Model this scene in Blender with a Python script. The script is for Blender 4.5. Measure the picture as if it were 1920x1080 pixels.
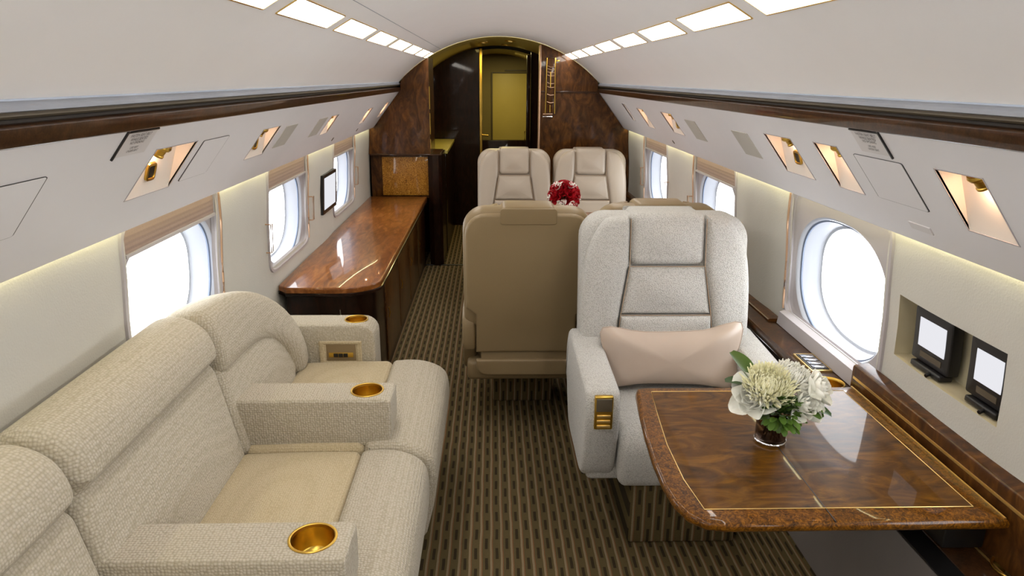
import bpy, bmesh, math, random
from math import sin, cos, pi, radians, sqrt
from mathutils import Vector, Matrix
random.seed(7)
for o in list(bpy.data.objects): bpy.data.objects.remove(o)
SC = bpy.context.scene
COL = SC.collection

# ------------------------------------------------------------------ camera, world, exposure
EYE = Vector((-.063, 0, 1.57))
cam_d = bpy.data.cameras.new('camera'); cam = bpy.data.objects.new('camera', cam_d); COL.objects.link(cam)
cam_d.sensor_width = 36; cam_d.lens = 1300/1920*36; cam_d.clip_start = .02; cam_d.clip_end = 200
def cam_rot(p, ro, ya):
    cp, sp = cos(p), sin(p)
    R, U, Fw = Vector((1,0,0)), Vector((0,sp,cp)), Vector((0,cp,-sp))
    Z = Matrix.Rotation(ya, 3, 'Z'); R, U, Fw = Z@R, Z@U, Z@Fw
    cr, sr = cos(ro), sin(ro)
    R2 = cr*R+sr*U; U2 = -sr*R+cr*U
    return Matrix((R2, U2, -Fw)).transposed()
cam.matrix_world = Matrix.Translation(EYE) @ cam_rot(radians(16.85), radians(.42), radians(-1.71)).to_4x4()
SC.camera = cam
SC.view_settings.view_transform = 'Standard'; SC.view_settings.look = 'None'
SC.view_settings.exposure = 0.62; SC.view_settings.gamma = 1; SC.view_settings.use_curve_mapping = False
W = bpy.data.worlds.new('sky'); SC.world = W; W.use_nodes = True
W.node_tree.nodes['Background'].inputs[0].default_value = (.93, .96, 1, 1)
W.node_tree.nodes['Background'].inputs[1].default_value = 5.0
STRIP = 11.0      # ceiling strip emission
def area(name, loc, rot, sx, sy, power, col=(1,1,1), spread=180):
    l = bpy.data.lights.new(name, 'AREA'); l.shape = 'RECTANGLE'; l.size = sx; l.size_y = sy
    l.energy = power; l.color = col; l.spread = radians(spread)
    o = bpy.data.objects.new(name, l); COL.objects.link(o); o.location = loc; o.rotation_euler = rot; return o
def point(name, loc, power, col, rad=.02):
    l = bpy.data.lights.new(name, 'POINT'); l.energy = power; l.color = col; l.shadow_soft_size = rad
    o = bpy.data.objects.new(name, l); COL.objects.link(o); o.location = loc; return o
# concealed wall-wash tubes above the side walls, behind the lower lip of the overhead panels
for s in (-1, 1):
    area('wall_wash_light', (s*1.055, 1.9, 1.182), (0, radians(-6*s), 0), .008, 8.0, 2.6, (1, .90, .50))
# small warm downlights of the galley and the aft room
area('galley_downlight', (-.12, 6.9, 1.86), (0,0,0), .25, .8, 4.0, (1,.78,.26))
area('aft_downlight', (.1, 8.3, 1.84), (0,0,0), .4, .5, 8.0, (1,.85,.38))

# ------------------------------------------------------------------ object helpers
ORG = {}
def tag(o, label=None, cat=None, group=None, kind=None):
    if label: o['label'] = label
    if cat: o['category'] = cat
    if group: o['group'] = group
    if kind: o['kind'] = kind
    return o
def thing(name, label, cat, loc=(0,0,0), group=None):
    o = bpy.data.objects.new(name, None); COL.objects.link(o); o.location = loc; o.empty_display_size = .1
    ORG[o] = Vector(loc); return tag(o, label, cat, group)
def link(name, me, mat, parent=None, origin=None):
    o = bpy.data.objects.new(name, me); COL.objects.link(o)
    org = Vector(origin) if origin is not None else (ORG[parent] if parent else Vector((0,0,0)))
    if org.length: me.transform(Matrix.Translation(-org))
    ORG[o] = org
    if parent: o.parent = parent; o.location = org-ORG[parent]
    else: o.location = org
    if mat: me.materials.append(mat)
    return o
def mesh(name, V, Fc, mat, parent=None, smooth=35, origin=None, recalc=True):
    me = bpy.data.meshes.new(name); me.from_pydata([tuple(v) for v in V], [], Fc)
    bm = bmesh.new(); bm.from_mesh(me)
    if recalc: bmesh.ops.recalc_face_normals(bm, faces=bm.faces)
    bm.to_mesh(me); bm.free()
    if smooth:
        me.polygons.foreach_set('use_smooth', [True]*len(me.polygons)); me.set_sharp_from_angle(angle=radians(smooth))
    return link(name, me, mat, parent, origin)
class MB:
    def __init__(s): s.V=[]; s.F=[]
    def add(s, V, Fc):
        n=len(s.V); s.V+= [Vector(v) for v in V]; s.F+=[[i+n for i in f] for f in Fc]; return s
    def box(s, x0,x1,y0,y1,z0,z1, b=0):
        bm=bmesh.new(); bmesh.ops.create_cube(bm,size=1)
        for v in bm.verts: v.co=Vector(((x0+x1)/2+v.co.x*(x1-x0),(y0+y1)/2+v.co.y*(y1-y0),(z0+z1)/2+v.co.z*(z1-z0)))
        if b: bmesh.ops.bevel(bm,geom=bm.edges[:],offset=b,segments=3,profile=.5,affect='EDGES')
        bm.verts.index_update(); V=[v.co.copy() for v in bm.verts]; Fc=[[v.index for v in f.verts] for f in bm.faces]; bm.free()
        return s.add(V,Fc)
    def tube(s, P, r, n=8, closed=False):
        P=[Vector(p) for p in P]; V=[]; up=Vector((0,0,1)); m=len(P)
        for i,p in enumerate(P):
            a=P[(i-1)%m] if (closed or i>0) else p; b=P[(i+1)%m] if (closed or i<m-1) else p
            t=(b-a).normalized(); sd=t.cross(up)
            if sd.length<.05: sd=t.cross(Vector((0,1,0)))
            sd.normalize(); w=sd.cross(t); rr=r[i] if hasattr(r,'__len__') else r
            V+=[p+rr*(cos(2*pi*k/n)*sd+sin(2*pi*k/n)*w) for k in range(n)]
        Fc=[]
        for i in range(m if closed else m-1):
            j=(i+1)%m
            for k in range(n): Fc.append([i*n+k,i*n+(k+1)%n,j*n+(k+1)%n,j*n+k])
        if not closed: Fc+= [list(range(n))[::-1], [(m-1)*n+k for k in range(n)]]
        return s.add(V,Fc)
    def lathe(s, prof, c=(0,0,0), n=32, M=None, cap=True):
        V=[]; Fc=[]
        for r,z in prof: V+=[Vector((r*cos(2*pi*k/n),r*sin(2*pi*k/n),z)) for k in range(n)]
        if M: V=[M@v for v in V]
        V=[v+Vector(c) for v in V]
        for i in range(len(prof)-1):
            for k in range(n): Fc.append([i*n+k,i*n+(k+1)%n,(i+1)*n+(k+1)%n,(i+1)*n+k])
        if cap and prof[0][0]>1e-6: Fc.append(list(range(n))[::-1])
        if cap and prof[-1][0]>1e-6: Fc.append([(len(prof)-1)*n+k for k in range(n)])
        return s.add(V,Fc)
    def loft(s, rings, closed=True, cap=True):
        n=len(rings[0]); V=[v for r in rings for v in r]; Fc=[]
        for i in range(len(rings)-1):
            for k in range(n if closed else n-1):
                Fc.append([i*n+k,i*n+(k+1)%n,(i+1)*n+(k+1)%n,(i+1)*n+k])
        if cap and closed: Fc+= [list(range(n))[::-1], [(len(rings)-1)*n+k for k in range(n)]]
        return s.add(V,Fc)
    def build(s, name, mat, parent=None, smooth=35, origin=None, recalc=True):
        return mesh(name, s.V, s.F, mat, parent, smooth, origin, recalc)
def rrect(x0,x1,z0,z1,r,seg=6):
    if not hasattr(r,'__len__'): r=[r]*4
    P=[]
    for (cx,cz,a,q) in ((x0,z0,pi,r[0]),(x1,z0,1.5*pi,r[1]),(x1,z1,0,r[2]),(x0,z1,.5*pi,r[3])):
        sx = 1 if cx==x0 else -1; sz = 1 if cz==z0 else -1
        for k in range(seg+1):
            t=a+k*pi/2/seg; P.append((cx+sx*q+q*cos(t), cz+sz*q+q*sin(t)))
    return dense(P)
def dense(P, step=.03):
    out=[]
    for i,p in enumerate(P):
        q=P[(i+1)%len(P)]; d=math.dist(p,q)
        if d<1e-6: continue
        n=max(1,int(d/step))
        for k in range(n): out.append((p[0]+(q[0]-p[0])*k/n, p[1]+(q[1]-p[1])*k/n))
    return out
def smoothpoly(P, n=6, step=None):   # closed catmull-rom
    out=[]; m=len(P)
    for i in range(m):
        a,b,c,d=[Vector(P[(i+j)%m]) for j in (-1,0,1,2)]
        for k in range(n):
            t=k/n; out.append(tuple(.5*((2*b)+(c-a)*t+(2*a-5*b+4*c-d)*t*t+(3*b-a-3*c+d)*t**3)))
    return out
def inset(P, r):
    m=len(P); out=[]; A=sum(P[i][0]*P[(i+1)%m][1]-P[(i+1)%m][0]*P[i][1] for i in range(m)); sg=1 if A>0 else -1
    for i in range(m):
        a,b,c=P[i-1],P[i],P[(i+1)%m]
        e=Vector((c[0]-a[0],c[1]-a[1])); 
        if e.length<1e-9: out.append(b); continue
        e.normalize(); out.append((b[0]-sg*e.y*r, b[1]+sg*e.x*r))
    return out
def pad_mb(P, d, r, fn, crown=0, rb=0, rings=8, center=None, arc=4):
    """cushion: outline P in (u,v), thickness d along n, rounded front edge r; fn(u,v,n)->xyz"""
    m=len(P); R=[]
    if rb:
        for k in range(arc):
            a=pi/2*(1-k/arc); R.append([(u,v,rb-rb*sin(a)) for u,v in inset(P, rb*(1-cos(a)))])
        R[0]=[(u,v,0) for u,v in inset(P,rb)]
    else: R.append([(u,v,0) for u,v in P])
    for k in range(arc+1):
        a=pi/2*k/arc; R.append([(u,v,d-r+r*sin(a)) for u,v in inset(P, r*(1-cos(a)))])
    base=inset(P,r); 
    if center is None: center=(sum(p[0] for p in base)/m, sum(p[1] for p in base)/m)
    us=[u for u,v in base]; vs=[v for u,v in base]; bu,bv=(min(us)+max(us))/2,(min(vs)+max(vs))/2; hu,hv=(max(us)-min(us))/2+1e-6,(max(vs)-min(vs))/2+1e-6
    cr=lambda u,v,f: crown*max(0,1-((u-bu)/hu)**2)**1.3*max(0,1-((v-bv)/hv)**2)**1.3*(1-f**4)
    for k in range(1,rings):
        f=1-k/rings; R.append([(center[0]+(u-center[0])*f, center[1]+(v-center[1])*f, d+cr(center[0]+(u-center[0])*f,center[1]+(v-center[1])*f,f)) for u,v in base])
    V=[Vector(fn(*p)) for rg in R for p in rg]; Fc=[]
    for i in range(len(R)-1):
        for k in range(m): Fc.append([i*m+k,i*m+(k+1)%m,(i+1)*m+(k+1)%m,(i+1)*m+k])
    V.append(Vector(fn(center[0],center[1],d+cr(center[0],center[1],0)))); c=len(V)-1; L=(len(R)-1)*m
    for k in range(m): Fc.append([L+k,L+(k+1)%m,c])
    Fc.append(list(range(m))[::-1])
    return MB().add(V,Fc)
def pad(name, P, d, r, fn, mat, parent=None, smooth=50, **k):
    return pad_mb(P,d,r,fn,**k).build(name,mat,parent,smooth)
def prism(name, P, y0, y1, mat, parent=None, b=0, smooth=30):   # P in (x,z), extruded along y
    m=len(P); V=[(x,y0,z) for x,z in P]+[(x,y1,z) for x,z in P]
    Fc=[[i,(i+1)%m,m+(i+1)%m,m+i] for i in range(m)]+[list(range(m))[::-1],list(range(m,2*m))]
    return mesh(name,V,Fc,mat,parent,smooth)
def dup(root, loc, rotz=0, label=None, group=None):
    r=root.copy(); COL.objects.link(r); r.location=loc; r.rotation_euler=(0,0,rotz)
    if label: r['label']=label
    if group: r['group']=group
    for ch in list(root.children):
        c=ch.copy(); COL.objects.link(c); c.parent=r
        for g in list(ch.children):
            q=g.copy(); COL.objects.link(q); q.parent=c
    return r

# ------------------------------------------------------------------ materials
def srgb(r,g,b):
    f=lambda c:(c/12.92 if c<=.04045 else ((c+.055)/1.055)**2.4)
    return (f(r/255),f(g/255),f(b/255),1)
def base_mat(name, col, rough=.5, metal=0, coat=0, spec=.5):
    m=bpy.data.materials.new(name); m.use_nodes=True; nt=m.node_tree; p=nt.nodes['Principled BSDF']
    p.inputs['Base Color'].default_value=col; p.inputs['Roughness'].default_value=rough; p.inputs['Metallic'].default_value=metal
    p.inputs['Coat Weight'].default_value=coat; p.inputs['Coat Roughness'].default_value=.04; p.inputs['Specular IOR Level'].default_value=spec
    return m,nt,p
def N(nt,t,**k):
    n=nt.nodes.new(t)
    for a,b in k.items(): setattr(n,a,b)
    return n
def coords(nt, scale=(1,1,1), rot=(0,0,0)):
    tc=N(nt,'ShaderNodeTexCoord'); mp=N(nt,'ShaderNodeMapping'); nt.links.new(tc.outputs['Object'],mp.inputs[0])
    mp.inputs['Scale'].default_value=scale; mp.inputs['Rotation'].default_value=rot; return mp.outputs[0]
def noise(nt, vec, scale, detail=4, rough=.5, dist=0):
    n=N(nt,'ShaderNodeTexNoise'); nt.links.new(vec,n.inputs['Vector']); n.inputs['Scale'].default_value=scale
    n.inputs['Detail'].default_value=detail; n.inputs['Roughness'].default_value=rough; n.inputs['Distortion'].default_value=dist; return n.outputs['Fac']
def ramp(nt, fac, stops):
    r=N(nt,'ShaderNodeValToRGB'); nt.links.new(fac,r.inputs[0]); e=r.color_ramp.elements
    while len(e)<len(stops): e.new(.5)
    for q,(p,c) in zip(e,stops): q.position=p; q.color=c
    return r.outputs[0]
def bump(nt, p, h, dist=.001, strength=1):
    b=N(nt,'ShaderNodeBump'); b.inputs['Distance'].default_value=dist; b.inputs['Strength'].default_value=strength
    nt.links.new(h,b.inputs['Height']); nt.links.new(b.outputs[0],p.inputs['Normal']); return b
def math_(nt, op, a, b=None, c=None):
    m=N(nt,'ShaderNodeMath',operation=op)
    for i,x in enumerate((a,b,c)):
        if x is None: continue
        if isinstance(x,(int,float)): m.inputs[i].default_value=x
        else: nt.links.new(x,m.inputs[i])
    return m.outputs[0]
def fabric(name, c1, c2, scale, dist, rand=.35, rough=.9):
    m,nt,p=base_mat(name,c1,rough,spec=.2)
    v=N(nt,'ShaderNodeTexVoronoi'); nt.links.new(coords(nt),v.inputs['Vector']); v.inputs['Scale'].default_value=scale; v.inputs['Randomness'].default_value=rand
    nt.links.new(ramp(nt,v.outputs['Distance'],[(.15,c1),(.75,c2)]),p.inputs['Base Color'])
    h=math_(nt,'SUBTRACT',1,v.outputs['Distance']); bump(nt,p,h,dist)
    p.inputs['Sheen Weight'].default_value=.15
    return m
def plain(name, col, rough=.5, metal=0, coat=0, nb=0, ns=200, var=.06):
    m,nt,p=base_mat(name,col,rough,metal,coat); vec=coords(nt)
    a=tuple(c*(1-var) for c in col[:3])+(1,); b=tuple(min(1,c*(1+var)) for c in col[:3])+(1,)
    nt.links.new(ramp(nt,noise(nt,vec,6,3),[(.3,a),(.7,b)]),p.inputs['Base Color'])
    if nb: bump(nt,p,noise(nt,vec,ns,3),nb)
    return m
def wood(name, dark, mid, light, scale=(6,1.6,6), burl=0, coat=1, rough=.3):
    m,nt,p=base_mat(name,mid,rough,coat=coat); vec=coords(nt,scale)
    n1=noise(nt,vec,3.0,8,.62,1.6)
    c=ramp(nt,n1,[(.28,dark),(.5,mid),(.72,light)])
    if burl:
        v2=coords(nt); n2=noise(nt,v2,70,5,.7,2.5)
        mx=N(nt,'ShaderNodeMix',data_type='RGBA'); mx.inputs[0].default_value=burl
        nt.links.new(c,mx.inputs[6]); nt.links.new(ramp(nt,n2,[(.38,dark),(.5,mid),(.62,light)]),mx.inputs[7]); c=mx.outputs[2]
    nt.links.new(c,p.inputs['Base Color']); p.inputs['Specular IOR Level'].default_value=.12; return m
M={}
M['ceiling']=plain('ceiling_vinyl',srgb(240,238,238),.6,nb=.0002,ns=60,var=.008)
M['psu']=plain('overhead_panel_vinyl',srgb(220,219,222),.5,var=.012)
M['pocket']=plain('pocket_liner',srgb(232,222,212),.5,var=.01)
M['wall']=plain('wall_fabric',srgb(194,192,184),.8,nb=.0008,ns=180,var=.02)
M['surround']=plain('window_surround',srgb(172,167,170),.45,var=.02)
M['reveal']=plain('window_reveal',srgb(172,176,184),.35,var=.01)
M['shade']=plain('window_shade',srgb(140,120,112),.8,nb=.0006,ns=90,var=.03)
M['seal']=plain('window_seal',srgb(105,118,140),.4)
M['lip']=plain('grey_lip',srgb(150,154,164),.7)
M['bronze']=plain('dark_bronze',srgb(84,74,58),.55)
M['groove']=plain('groove_dark',srgb(40,28,18),.5)
D,MI,L=srgb(42,20,10),srgb(84,46,24),srgb(118,70,38)
M['rail']=wood('rail_walnut',srgb(30,17,9),srgb(58,36,20),srgb(84,54,32),(5,5,5),burl=.35,coat=.6)
M['cabinet']=wood('cabinet_walnut',srgb(38,20,7),srgb(74,44,18),srgb(106,68,28),(5,5,2.2),coat=.45)
M['darkwood']=wood('dark_mahogany',srgb(18,8,4),srgb(30,14,7),srgb(44,22,11),(7,7,2),coat=.4)
M['burl']=wood('burl_panel',srgb(84,50,14),srgb(156,104,34),srgb(206,152,62),(6,6,6),burl=.9,coat=.6)
M['counter']=wood('counter_mahogany',srgb(84,42,14),srgb(124,72,28),srgb(158,102,50),(7,1.5,7),coat=.6)
M['table']=wood('table_mahogany',srgb(42,23,2),srgb(86,53,5),srgb(124,82,12),(2.2,6,6),coat=.40,rough=.45)
M['border']=wood('table_border_burl',srgb(28,14,3),srgb(88,52,8),srgb(150,96,22),(9,9,9),burl=.55,coat=.45,rough=.4)
M['gold']=plain('brass',(.62,.40,.08,1),.30,metal=1,var=.04)
M['cupgold']=plain('brass_bowl',(.60,.40,.08,1),.25,metal=1,var=.04)
M['goldline']=plain('gold_inlay',(.85,.60,.22,1),.3,metal=.9)
M['copper']=plain('copper_trim',srgb(196,160,130),.35,metal=.6)
M['chrome']=plain('chrome',(.75,.76,.8,1),.08,metal=1)
M['black']=plain('black_plastic',srgb(22,21,22),.35)
M['greyp']=plain('grey_panel',srgb(104,98,94),.6,nb=.0003)
M['niche']=plain('niche_liner',srgb(190,180,150),.8)
M['sofa']=fabric('sofa_weave',srgb(196,188,172),srgb(168,159,139),135,.0030,.45)
M['sofaflat']=fabric('sofa_seat_weave',srgb(200,186,156),srgb(178,163,131),160,.002,.4)
M['white']=fabric('chair_boucle',srgb(203,201,197),srgb(170,168,163),260,.0018,.9)
M['leather']=plain('cream_leather',srgb(168,155,139),.42,nb=.0003,ns=260,var=.02)
M['tan']=plain('shaded_cream_leather',srgb(132,113,82),.45,nb=.0003,ns=260,var=.02)  # cream leather darkened: the shade on the seat backs is in this colour
M['piping']=plain('brown_piping',srgb(150,126,100),.6)
M['pillow']=plain('champagne_satin',srgb(180,163,149),.36,nb=.0012,ns=9,var=.03)
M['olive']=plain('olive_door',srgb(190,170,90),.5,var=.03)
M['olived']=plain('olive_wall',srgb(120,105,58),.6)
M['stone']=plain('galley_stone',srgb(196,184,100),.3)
M['petalw']=plain('white_petal',srgb(252,252,244),.6,var=.01)
M['petaly']=plain('cream_petal',srgb(252,250,220),.6,var=.01)
M['petalr']=plain('red_petal',srgb(170,6,26),.5,var=.25)
M['leaf']=plain('leaf_green',srgb(74,104,34),.5,var=.4)
M['leafd']=plain('leaf_green_dark',srgb(44,78,22),.5,var=.4)
M['stem']=plain('stem_brown',srgb(70,44,22),.6)
M['ink']=plain('placard_ink',srgb(70,66,66),.7)
M['placard']=plain('placard_plate',srgb(206,203,203),.4,var=.01)
M['grille']=plain('speaker_grille',srgb(182,178,170),.6,nb=.0008,ns=700)
def emit(name,col,st):
    m=bpy.data.materials.new(name); m.use_nodes=True; nt=m.node_tree; nt.nodes.remove(nt.nodes['Principled BSDF'])
    e=N(nt,'ShaderNodeEmission'); e.inputs[0].default_value=col; e.inputs[1].default_value=st
    nt.links.new(e.outputs[0],nt.nodes['Material Output'].inputs[0]); return m
M['diffuser']=emit('light_diffuser',(1,.945,.86,1),STRIP)
M['bulb']=emit('lamp_bulb',(1,.72,.40,1),12)
M['downbulb']=emit('downlight_bulb',(1,.72,.3,1),3)
M['screen']=emit('lit_screen',(.95,.95,1,1),.56)
def glass(name, tint=(1,1,1,1), refl=.06):
    m=bpy.data.materials.new(name); m.use_nodes=True; nt=m.node_tree; nt.nodes.remove(nt.nodes['Principled BSDF'])
    t=N(nt,'ShaderNodeBsdfTransparent'); t.inputs[0].default_value=tint; g=N(nt,'ShaderNodeBsdfGlossy'); g.inputs['Roughness'].default_value=.02
    lw=N(nt,'ShaderNodeLayerWeight'); lw.inputs[0].default_value=.5; mx=N(nt,'ShaderNodeMixShader')
    f=math_(nt,'ADD',math_(nt,'MULTIPLY',math_(nt,'POWER',lw.outputs['Facing'],5),.9),.03)
    nt.links.new(f,mx.inputs[0]); nt.links.new(t.outputs[0],mx.inputs[1]); nt.links.new(g.outputs[0],mx.inputs[2])
    nt.links.new(mx.outputs[0],nt.nodes['Material Output'].inputs[0]); return m
M['pane']=glass('window_pane'); M['vaseglass']=glass('vase_glass',(.62,.55,.50,1))
# carpet: thin tan lines along the aisle, dark dashes between them
def carpet(name, vertical=False):
    m,nt,p=base_mat(name,srgb(80,66,44),.95,spec=.1); vec=coords(nt)
    sx=N(nt,'ShaderNodeSeparateXYZ'); nt.links.new(vec,sx.inputs[0])
    wob=math_(nt,'MULTIPLY',math_(nt,'SUBTRACT',noise(nt,vec,9,2),.5),.006)
    X=math_(nt,'ADD',sx.outputs['X'] if vertical!='kick' else math_(nt,'ADD',sx.outputs['X'],sx.outputs['Z']),wob); Y=sx.outputs['Z'] if vertical is True else sx.outputs['Y']
    q=math_(nt,'DIVIDE',X,.036); fr=math_(nt,'FRACT',q); fl=math_(nt,'FLOOR',q)
    line=math_(nt,'LESS_THAN',fr,.20); red=math_(nt,'MULTIPLY',math_(nt,'GREATER_THAN',fr,.20),math_(nt,'LESS_THAN',fr,.30))
    yy=math_(nt,'FRACT',math_(nt,'ADD',math_(nt,'DIVIDE',Y,.105),math_(nt,'MULTIPLY',fl,.5)))
    dash=math_(nt,'MULTIPLY',math_(nt,'MULTIPLY',math_(nt,'GREATER_THAN',fr,.52),math_(nt,'LESS_THAN',fr,.80)),math_(nt,'LESS_THAN',yy,.55))
    def mix(a,b,f):
        mx=N(nt,'ShaderNodeMix',data_type='RGBA')
        for i,x in ((6,a),(7,b)):
            if isinstance(x,tuple): mx.inputs[i].default_value=x
            else: nt.links.new(x,mx.inputs[i])
        nt.links.new(f,mx.inputs[0]); return mx.outputs[2]
    c=mix(srgb(100,88,58),srgb(150,132,104),line); c=mix(c,srgb(130,92,62),red); c=mix(c,srgb(56,48,34),dash)
    n=noise(nt,vec,420,2); c2=mix(c,srgb(60,50,36),math_(nt,'MULTIPLY',n,.45))
    nt.links.new(c2,p.inputs['Base Color']); bump(nt,p,math_(nt,'ADD',n,math_(nt,'MULTIPLY',dash,-.8)),.003)
    return m
M['carpet']=carpet('striped_carpet'); M['carpetk']=carpet('striped_carpet_kick','kick'); M['carpetv']=carpet('striped_carpet_upright',True)

# ------------------------------------------------------------------ cabin section
Y0, Y1 = -3.0, 5.97
RC = 1.12; ZT = 1.89
def ceil_z(x): return ZT-RC+sqrt(max(0,RC*RC-x*x))
WP=[(0,.93),(.2,1.0),(.45,1.09),(.6,1.105),(.72,1.105),(.9,1.098),(1.05,1.084),(1.175,1.078),(1.22,1.078)]
def wall_x(z):
    for (a,xa),(b,xb) in zip(WP,WP[1:]):
        if z<=b: t=(z-a)/(b-a); return xa+(xb-xa)*max(0,t)
    return WP[-1][1]
PA, PB = (.82,1.46),(1.042,1.172)
pl = sqrt((PB[0]-PA[0])**2+(PB[1]-PA[1])**2); PN=((PA[1]-PB[1])/pl,(PB[0]-PA[0])/pl)
def psu(s,y,t,d=0):   # d>0 = outward, away from the cabin
    return Vector((s*(PA[0]+(PB[0]-PA[0])*t+PN[0]*d), y, PA[1]+(PB[1]-PA[1])*t+PN[1]*d))
SIDE={-1:'left',1:'right'}
# floor
fl=MB(); xs=[-.95,-.5,0,.5,.80]; 
fl.loft([[Vector((x,y,0)) for x in xs] for y in (Y0,0,2,4,6,7.6)],closed=False,cap=False)
fl.loft([[Vector((x,y,-.04)) for x in xs] for y in (Y0,7.6)],closed=False,cap=False)
floor=fl.build('floor',M['carpet'],smooth=0); tag(floor,'carpet with olive and tan stripes and dark dashes along the aisle',kind='structure')
kk=MB().loft([[Vector(p) for p in ((.80,y,0),(.815,y,.01),(.83,y,.04),(.845,y,.10),(.87,y,.2),(.89,y,.2),(.89,y,-.02),(.80,y,-.02))] for y in (Y0,1.2,2.6,4,5.9)])
tag(kk.build('baseboard_right',M['carpetk']),'striped carpet turned up at the foot of the right wall',kind='structure')
# aisle threshold strip
tag(MB().box(-.95,-.3,5.86,5.885,.001,.006,.002).build('trim_1',M['black']),'thin dark threshold strip across the carpet at the aft bulkhead',kind='structure')
# ceiling
n=48; A0=math.asin(.82/RC)
th=[-A0+2*A0*i/n for i in range(n+1)]
ce=MB(); ce.loft([[Vector((RC*sin(a),y,ZT-RC+RC*cos(a))) for a in th] for y in [Y0+(Y1-Y0)*k/12 for k in range(13)]],closed=False,cap=False)
tag(ce.build('ceiling',M['ceiling'],smooth=60),'smooth pale grey arched cabin headliner',kind='structure')
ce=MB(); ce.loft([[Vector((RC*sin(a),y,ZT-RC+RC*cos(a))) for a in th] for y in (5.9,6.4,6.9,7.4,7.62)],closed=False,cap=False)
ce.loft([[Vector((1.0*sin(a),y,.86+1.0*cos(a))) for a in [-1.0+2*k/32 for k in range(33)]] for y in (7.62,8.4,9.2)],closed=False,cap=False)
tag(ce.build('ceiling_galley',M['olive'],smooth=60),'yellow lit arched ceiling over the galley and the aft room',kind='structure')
# seam line of the ceiling centre panel, left
for k,s in enumerate((-1,)):
    tag(MB().tube([(s*.47,y,ceil_z(.47)-.0005) for y in (Y0,0,3,5.85)],.0012,6).build('trim_2',M['lip']),'fine joint line in the ceiling inside the left light row',kind='structure')
sk=MB().loft([[Vector((1.3*sin(2*pi*k/40),y,.80+1.3*cos(2*pi*k/40))) for k in range(40)] for y in (5.94,9.3)],cap=False)  # shell added to stop sky light leaking in around the bulkheads
sk.loft([[Vector((x*sin(2*pi*k/40),5.94,.80+x*cos(2*pi*k/40))) for k in range(40)] for x in (1.3,1.13)],cap=False)
sk.add([Vector((1.3*sin(2*pi*k/40),9.3,.80+1.3*cos(2*pi*k/40))) for k in range(40)],[list(range(40))])
tag(sk.build('wall_light_block',M['groove'],smooth=0),'dark added shell blocking outside light around the galley and the aft room',kind='structure')
# walls with window openings
WIN=[-1.85,-.50,.76,2.25,3.57,4.90]
WINL=[-1.85,-.50,.70,2.23,3.52,4.88]
HY,Z0H,Z1H=.33,.70,1.165
def wx(s,y,z):
    wl=WINL if s<0 else WIN
    d=min(abs(y-c) for c in wl); t=min(1,max(0,(d-.36)/.315)); b=.016*sin(t*pi/2)
    if y>5.3 : b*=max(0,(5.9-y)/.6)
    return s*(wall_x(z)-b)
def wall(s):
    wl=WINL if s<0 else WIN
    niche=(1.39,1.83,.815,.995) if s>0 else None
    ys={Y0,Y1,.0}; 
    for c in wl: ys|={c-HY,c+HY,c-.36,c+.36}
    y=Y0
    while y<Y1: ys.add(round(y,3)); y+=.09
    zs={.0,.2,.45,.6,.66,Z0H,Z1H,.72,.78,.84,.9,.96,1.02,1.08,1.12,1.19,1.22}
    if niche: ys|={niche[0],niche[1]}; zs|={niche[2],niche[3]}
    ys=sorted(ys); zs=sorted(zs); V=[]; Fc=[]
    for y in ys:
        for z in zs: V.append((wx(s,y,z),y,z))
    nz=len(zs)
    for i in range(len(ys)-1):
        for j in range(nz-1):
            ym=(ys[i]+ys[i+1])/2; zm=(zs[j]+zs[j+1])/2
            if Z0H<zm<Z1H and any(abs(ym-c)<HY for c in wl): continue
            if niche and niche[0]<ym<niche[1] and niche[2]<zm<niche[3]: continue
            Fc.append([i*nz+j,(i+1)*nz+j,(i+1)*nz+j+1,i*nz+j+1])
    # closing skin above the wall top, behind the overhead panel
    mb=MB().add(V,Fc)
    mb.loft([[Vector(p) for p in ((s*1.078,y,1.22),(s*1.12,y,1.24),(s*1.12,y,1.40),(s*.98,y,1.56),(s*.78,y,1.60))] for y in (Y0,0,3,Y1)],closed=False,cap=False)
    w=mb.build('wall_'+SIDE[s],M['wall'],smooth=40,recalc=False)
    tag(w,'cream fabric-covered curved side wall on the %s of the cabin'%SIDE[s],kind='structure')
    if niche:
        a,b,c,d=niche; D_=.07
        q=lambda y,z,e:Vector((wx(s,y,z)+e,y,z))
        nb=MB(); yy=[y for y in ys if a<=y<=b]; zz=[z for z in zs if c<=z<=d]
        loop=[(y,c) for y in yy]+[(b,z) for z in zz[1:]]+[(y,d) for y in yy[::-1][1:]]+[(a,z) for z in zz[::-1][1:-1]]
        nb.loft([[q(y,z,e) for y,z in loop] for e in (0,D_)],cap=False); nb.add([q(y,z,D_) for y,z in loop],[list(range(len(loop)))])
        nb.build('niche_liner',M['niche'],w,smooth=0)
    return w
wl_,wr_=wall(-1),wall(1)
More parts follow.
